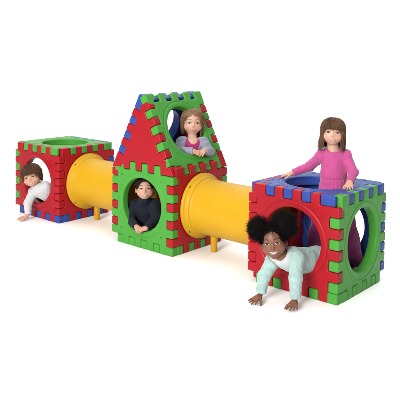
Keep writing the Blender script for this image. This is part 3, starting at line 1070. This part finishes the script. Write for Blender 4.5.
# ================= boy leaning out of the far cube
def boy_leaning():
    eye = V(-1.455, -.520, .452)
    cdir = norm(V(5.47, -3.95, .9))
    camr = V(.737, .676, 0)
    H = Head(eye, norm(cdir - camr * .22 + V(0, 0, -.14)), V(0, 0, 1) - camr * .30, .226)
    shl, shr = V(-1.520, -.425, .278), V(-1.392, -.365, .345)
    pel = V(-1.425, -.175, .200)
    eL, wL = V(-1.528, -.490, .170), V(-1.497, -.512, .062)
    eR, wR = V(-1.36, -.25, .24), V(-1.40, -.17, .15)
    hl_, hr_ = V(-1.485, -.125, .205), V(-1.375, -.085, .215)
    kL, aL = V(-1.610, -.226, .165), V(-1.54, .03, .12)
    kR, aR = V(-1.465, -.232, .138), V(-1.42, .09, .12)
    F = Field(*bounds([eye, shl, shr, pel, eL, wL - V(.07, .09, 0), wR, aL, aR + V(0, .05, 0), H.c + V(0, 0, .05)], .11), .003)
    mid, up, lat, fr = add_torso(F, shl, shr, pel)
    limb(F, shl, eL, wL, (.034, .028, .020)); limb(F, shr, eR, wR, (.034, .028, .020))
    limb(F, hl_, kL, aL, LEG, k=.04); limb(F, hr_, kR, aR, LEG, k=.04)
    for a in (aL, aR): F.add(cone(a, a + V(.01, .07, -.01), .030, .02), .02)
    F.add(cone(mid, H.w(0, -.08, -.25), .044, .040), .03)
    build_head(F, H)
    hand(F, wL + V(-.004, -.010, -.026), V(-.62, -.72, -.16), V(0, -.15, 1), V(.65, -.7, 0), .112, (.06, .06, .06, .08), .22, .8)
    hand(F, wR, V(0, .5, -.8), V(0, .5, .3), V(-1, 0, 0), .11)
    F.D = np.maximum(F.D, (.0012 - F.ax[2])[None, None, :]).astype(np.float32)
    body = body_mesh('person', F, H, FAIR2)
    tag(body, 'boy in white sweater leaning out of the leftmost cube, one hand down', 'person', 'children playing on the cubes')
    face_parts(F, H, body, (.05, .028, .015), (.42, .13, .11), (.06, .032, .018), 'small', .9, .72)
    wht = cloth('white_sweater_knit', (.42, .42, .425), 420, .4, .05)
    G_ = Field(*bounds([shl, shr, pel, eL, wL, wR, eR], .12), .0033)
    add_torso(G_, shl, shr, pel, .016)
    limb(G_, shl, eL, wL, (.050, .043, .032), cut=True); limb(G_, shr, eR, wR, (.050, .043, .032), cut=True)
    d = norm(wL - eL); G_.add(cone(wL - d * .020, wL - d * .002, .032, .034, cut=True, cut0=True), .004)
    wrinkle(G_, 0.0021, 68, 31)
    nd = norm(H.c - mid)
    G_.add(cone(mid, mid + nd * .05, .060, .052), .015)
    G_.sub(cone(mid + nd * .062, H.c, .043, .10), .004)
    garment('sweater', G_, wht, body)
    blk = cloth('black_trousers', (.012, .012, .014), 600, .3)
    Lg = Field(*bounds([hl_, hr_, pel, kL, aL, kR, aR], .10), .004)
    Lg.add(ell(pel + V(0, .0, -.02), V(.115, .12, .085)), 0)
    limb(Lg, hl_, kL, aL, (.078, .058, .046), k=.04, cut=True); limb(Lg, hr_, kR, aR, (.078, .058, .046), k=.04, cut=True)
    wrinkle(Lg, 0.0022, 62, 12)
    Lg.D = np.maximum(Lg.D, (.079 - Lg.ax[2])[None, None, :]).astype(np.float32)
    garment('trousers', Lg, blk, body)
    hm = hair_mat('dark_brown_hair', (.115, .058, .030))
    def ok(p): return (p[:, 2] > -.02) & ~((p[:, 1] > .26) & (p[:, 2] < .34)) & ~((p[:, 1] > .08) & (p[:, 2] < .16))
    crown = np.array((0, -.22, .52))
    flow = fall(crown)
    def zend(P, g):
        n = len(P)
        k = np.abs(P[:, :, 2] - .22).argmin(1); q = P[np.arange(n), k]
        ph = np.abs(np.degrees(np.arctan2(q[:, 0], q[:, 1] + .06)))
        fringe = g.normal(.185, .045, n) - .10 * np.clip((ph - 22) / 25, 0, 1)
        return np.where(ph < 50, fringe, np.where(ph < 100, g.normal(-.06, .06, n), g.normal(-.25, .07, n)))
    s1 = strands(H, 5600, ok, flow, zend, (.01, .08), 26, .05, 9, .0046, .022, 9, .26, clear=lambda Q: (Q[..., 1] > .20) & (np.abs(Q[..., 0]) < .26) & (Q[..., 2] < .06))
    cap = scalp(H, .025, [H.E(0, .42, -.20, .34, .36, .40), H.cone((0, -.3, -.62), (0, .5, -.62), .42, .42), H.cone((-.6, .02, -.12), (.6, .02, -.12), .12, .12)])
    hair_obj(H, body, hm, [s1], cap)
    return body

# ================= child in the middle cube, hands clasped on the sill
def child_sitting():
    eye = V(-.045, -.285, .512)
    cdir = norm(V(4.06, -4.18, 1.35))
    H = Head(eye, cdir, V(.0, .0, 1), .204)
    shl, shr = V(-.235, -.225, .318), V(-.062, -.140, .345)
    pel = V(-.165, -.115, .155)
    eL, wL = V(-.205, -.315, .205), V(-.052, -.385, .185)
    eR, wR = V(.035, -.205, .235), V(.062, -.375, .190)
    hl_, hr_ = V(-.22, -.13, .14), V(-.11, -.08, .14)
    kL, aL = V(-.21, -.18, .135), V(-.30, .03, .11)
    kR, aR = V(.02, -.15, .135), V(.0, .10, .11)
    F = Field(*bounds([eye, shl, shr, pel, eL, wL, wR, aL, aR, V(.03, -.42, .17), H.c + V(0, 0, .06)], .11), .003)
    mid, up, lat, fr = add_torso(F, shl, shr, pel)
    limb(F, shl, eL, wL, (.034, .028, .020)); limb(F, shr, eR, wR, (.034, .028, .020))
    limb(F, hl_, kL, aL, (.055, .045, .03), k=.04); limb(F, hr_, kR, aR, (.055, .045, .03), k=.04)
    F.add(cone(mid, H.w(0, -.08, -.25), .042, .040), .03)
    build_head(F, H, smile=1)
    hand(F, wL, V(.62, -.22, -.22), V(.15, -.75, .55), V(.1, .1, 1), .105, (.35, .4, .45, .5), .15, .4, k=.003)
    hand(F, wR, V(-.52, -.55, -.18), V(.1, -.6, .75), V(.2, .2, 1), .105, (.4, .45, .5, .55), .15, .4, k=.003)
    body = body_mesh('person', F, H, FAIR2)
    tag(body, 'child in dark turtleneck, hands clasped on the round hole of the green panel', 'person', 'children playing on the cubes')
    face_parts(F, H, body, (.04, .02, .012), (.48, .16, .15), (.02, .012, .01), 'teeth', .72, 1.1)
    nav = cloth('navy_knit', (.0075, .009, .018), 420, .45, .15, .04, .002)
    G_ = Field(*bounds([shl, shr, pel, eL, wL, wR, eR], .12), .0033)
    add_torso(G_, shl, shr, pel, .016)
    limb(G_, shl, eL, wL, (.052, .046, .033), cut=True); limb(G_, shr, eR, wR, (.052, .046, .033), cut=True)
    nd = norm(H.w(0, -.05, -.3) - mid)
    G_.add(cone(mid, mid + nd * .095, .062, .055), .02)
    G_.sub(cone(mid + nd * .100, H.c, .044, .09), .004)
    wrinkle(G_, 0.0019, 71, 41)
    garment('turtleneck', G_, nav, body)
    Lg = Field(*bounds([hl_, hr_, pel, kL, aL, kR, aR], .10), .004)
    Lg.add(ell(pel + V(0, .0, -.01), V(.115, .10, .07)), 0)
    limb(Lg, hl_, kL, aL, (.066, .054, .042), k=.04, cut=True); limb(Lg, hr_, kR, aR, (.066, .054, .042), k=.04, cut=True)
    Lg.D = np.maximum(Lg.D, (.079 - Lg.ax[2])[None, None, :]).astype(np.float32)
    garment('trousers', Lg, cloth('dark_trousers', (.02, .02, .028)), body)
    hm = hair_mat('black_hair', (.030, .017, .011))
    def ok(p): return (p[:, 2] > -.05) & ~((p[:, 1] > .20) & (p[:, 2] < .30)) & ~((p[:, 1] > .06) & (p[:, 2] < .10))
    def flow(p):
        return np.stack([np.sign(p[:, 0]) * np.clip(.5 - np.abs(p[:, 0]), 0, .5) * 1.3, np.full(len(p), -.9), np.clip(.1 - p[:, 2], -.6, .4) * .9], 1)
    s1 = strands(H, 4200, ok, flow, lambda P, g: np.full(len(P), -.22), (.02, .075), 16, .05, 9, .0048, .018, 12, .24)
    cap = scalp(H, .032, [H.E(0, .42, -.14, .335, .33, .45), H.cone((0, -.3, -.66), (0, .5, -.66), .42, .42)])
    hair_obj(H, body, hm, [s1], cap)
    return body

# ================= girl in the roof window
def girl_window():
    eye = V(.200, .090, 1.100)
    cdir = norm(V(3.82, -4.56, .35))
    camr = V(.737, .676, 0)
    H = Head(eye, norm(cdir + camr * .10), V(0, 0, 1) + camr * .05, .228)
    shl, shr = V(.122, .025, .918), V(.262, .160, .915)
    pel = V(.055, .125, .60)
    eL, wL = V(.165, -.075, .850), V(.300, -.025, .862)
    eR, wR = V(.315, .185, .840), V(.335, .095, .862)
    hl_, hr_ = V(.0, .08, .57), V(.10, .17, .57)
    kL, aL = V(.0, .08, .34), V(-.0, .12, .125)
    kR, aR = V(.12, .19, .34), V(.11, .22, .125)
    F = Field(*bounds([eye, shl, shr, pel, eL, wL, wR, wR + V(.04, -.1, 0), aL, aR - V(0, .05, 0), H.c + V(0, 0, .06)], .11), .003)
    mid, up, lat, fr = add_torso(F, shl, shr, pel)
    limb(F, shl, eL, wL, (.034, .028, .019)); limb(F, shr, eR, wR, (.034, .028, .019))
    limb(F, hl_, kL, aL, LEG, k=.04); limb(F, hr_, kR, aR, LEG, k=.04)
    for a in (aL, aR): F.add(cone(a, a + V(.06, -.06, -.02), .030, .024), .02)
    F.add(cone(mid, H.w(0, -.08, -.25), .043, .040), .03)
    build_head(F, H, smile=1)
    hand(F, wL, V(.45, .55, -.22), V(.7, -.35, .75), V(.3, .3, 1), .108, (.3, .32, .36, .4), .17, .35)
    hand(F, wR, V(.10, -.72, -.20), V(.65, -.1, .8), V(-.5, -.2, .8), .108, (.28, .3, .34, .4), .18, .4)
    body = body_mesh('person', F, H, FAIR)
    tag(body, 'girl in a grey jacket over a magenta shirt looking out of the round roof window', 'person', 'children playing on the cubes')
    face_parts(F, H, body, (.05, .035, .025), (.48, .15, .14), (.20, .12, .07), 'teeth', .92, .82, bite=.62)
    mag = cloth('magenta_shirt_jersey', (.30, .02, .12), 900, .3)
    Tf = Field(*bounds([shl, shr, mid, pel + V(0, 0, .1)], .12), .0035)
    add_torso(Tf, shl, shr, pel + up * .06, .006)
    nd = norm(H.w(0, -.05, -.3) - mid)
    Tf.sub(cone(mid + nd * .030 + fr * .020, mid + nd * .14 + fr * .03, .050, .075), .006)
    garment('shirt', Tf, mag, body)
    gry = cloth('grey_lilac_fleece', (.20, .21, .275), 200, .7, .30, .3, .004)
    G_ = Field(*bounds([shl, shr, pel + up * .1, eL, wL, wR, eR], .12), .0033)
    add_torso(G_, shl, shr, pel + up * .06, .019)
    limb(G_, shl, eL, wL, (.053, .046, .034), cut=True); limb(G_, shr, eR, wR, (.053, .046, .034), cut=True)
    G_.add(cone(mid, mid + nd * .040 - fr * .01, .066, .060), .02)
    wrinkle(G_, 0.0021, 71, 51)
    G_.sub(cone(mid + nd * .03 + fr * .02, mid + nd * .14 + fr * .03, .052, .08), .008)
    G_.sub(cone(mid + nd * .045 + fr * .085, mid - up * .22 + fr * .105, .066, .028), .010)
    garment('jacket', G_, gry, body)
    Lg = Field(*bounds([hl_, hr_, pel, kL, aL, kR, aR], .10), .004)
    Lg.add(ell(pel - V(0, 0, .02), V(.11, .10, .09)), 0)
    limb(Lg, hl_, kL, aL, (.074, .056, .044), k=.04, cut=True); limb(Lg, hr_, kR, aR, (.074, .056, .044), k=.04, cut=True)
    garment('trousers', Lg, cloth('dark_jeans', (.02, .025, .05)), body)
    hm = hair_mat('light_brown_hair', (.23, .130, .072))
    def ok(p): return (p[:, 2] > -.05) & ~((p[:, 1] > .22) & (p[:, 2] < .31)) & ~((p[:, 1] > .08) & (p[:, 2] < .14))
    def flow(p):
        q = (p - SKC) / SK
        n = q / np.maximum(np.linalg.norm(q, axis=1, keepdims=True), 1e-6)
        n[:, 2] = np.maximum(n[:, 2], 0); n /= np.maximum(np.linalg.norm(n, axis=1, keepdims=True), 1e-6)
        sx = np.tanh((p[:, 0] + .07) / .06)
        top = np.clip((p[:, 2] - .02) / .4, 0, 1); front = np.clip(p[:, 1] / .25, 0, 1)
        v = np.stack([sx * (top * 1.2 + front * .9), -.25 - .55 * front, -1 + .6 * front * top], 1)
        v = v - n * (v * n).sum(1, keepdims=True)
        return v / np.maximum(np.linalg.norm(v, axis=1, keepdims=True), .05)
    def zend(P, g): return np.where(P[:, -1, 0] > 0, g.normal(-.27, .12, len(P)), g.normal(-.20, .10, len(P)))
    def clear(Q): return (Q[..., 1] > .20) & (np.abs(Q[..., 0]) < .25) & (Q[..., 2] < .22)
    s1 = strands(H, 6500, ok, flow, zend, (.01, .075), 32, .05, 13, .0048, .035, 15, .20, 0., 9., clear=clear, flare=.1)
    def okf(p): return ok(p) & (p[:, 1] > .02) & (p[:, 2] > .22)
    s2 = strands(H, 3600, okf, flow, zend, (.01, .07), 32, .05, 13, .0048, .03, 16, .24, 0., 9., clear=clear, flare=.1)
    cap = scalp(H, .020, [H.E(0, .43, -.10, .335, .34, .47), H.cone((0, -.3, -.66), (0, .5, -.66), .42, .42)])
    hair_obj(H, body, hm, [s1, s2], cap)
    return body

girl_standing(); girl_crawling(); boy_leaning(); child_sitting(); girl_window()

# ------------------------------------------------------------------ camera, light
cam = bpy.data.cameras.new('camera'); co = bpy.data.objects.new('camera', cam); C.objects.link(co)
bpy.context.scene.camera = co
fwd = Vector((-.67505555, .73619847, -.04808145)).normalized()
rgt = Vector((.73705093, .67583721, 0)).normalized()
up = rgt.cross(fwd)
M = Matrix.Identity(4)
for i in range(3):
    M[i][0], M[i][1], M[i][2] = rgt[i], up[i], -fwd[i]
M = M @ Matrix.Rotation(.0115, 4, 'Z')
M.translation = (4.01762767, -4.46619237, 1.739944)
co.matrix_world = M
cam.sensor_width = 36; cam.sensor_fit = 'HORIZONTAL'
cam.lens = 36 * 652.6118 / 400
cam.shift_x = (200 - 164.77) / 400
cam.shift_y = -(200 - 84.0) / 400
cam.clip_end = 500; cam.clip_start = .05

W = bpy.data.worlds.new('World'); bpy.context.scene.world = W; W.use_nodes = True
WN, WL = W.node_tree.nodes, W.node_tree.links
bg = WN['Background']; bg.inputs[0].default_value = (1, 1, 1, 1)
# world light shaped by direction: white behind the cubes, dim on all other sides
tc = WN.new('ShaderNodeTexCoord')
dt = WN.new('ShaderNodeVectorMath'); dt.operation = 'DOT_PRODUCT'
dv_ = Vector((-.675, .736, .0)).normalized(); dt.inputs[1].default_value = dv_
WL.new(tc.outputs['Generated'], dt.inputs[0])
mr = WN.new('ShaderNodeMapRange'); mr.interpolation_type = 'SMOOTHSTEP'
mr.inputs[1].default_value = .25; mr.inputs[2].default_value = .80; mr.inputs[3].default_value = .15; mr.inputs[4].default_value = 1.25
WL.new(dt.outputs['Value'], mr.inputs[0]); WL.new(mr.outputs[0], bg.inputs[1])
def area(name, loc, target, size, power, col=(1, 1, 1)):
    l = bpy.data.lights.new(name, 'AREA'); l.shape = 'RECTANGLE'; l.size, l.size_y = size; l.energy = power; l.color = col
    o = bpy.data.objects.new(name, l); C.objects.link(o)
    o.location = loc
    o.rotation_euler = (Vector(target) - Vector(loc)).to_track_quat('-Z', 'Y').to_euler()
    return o
area('key_softbox', (2.9, -10.2, 4.0), (.2, 0, .5), (3.4, 2.6), 1540, (1, .985, .965))
area('top_softbox', (-1, 1.5, 6.0), (-1, 1.5, 0), (14, 14), 1020)
vs = bpy.context.scene.view_settings
vs.view_transform = 'Standard'; vs.look = 'None'; vs.exposure = 0; vs.gamma = 1
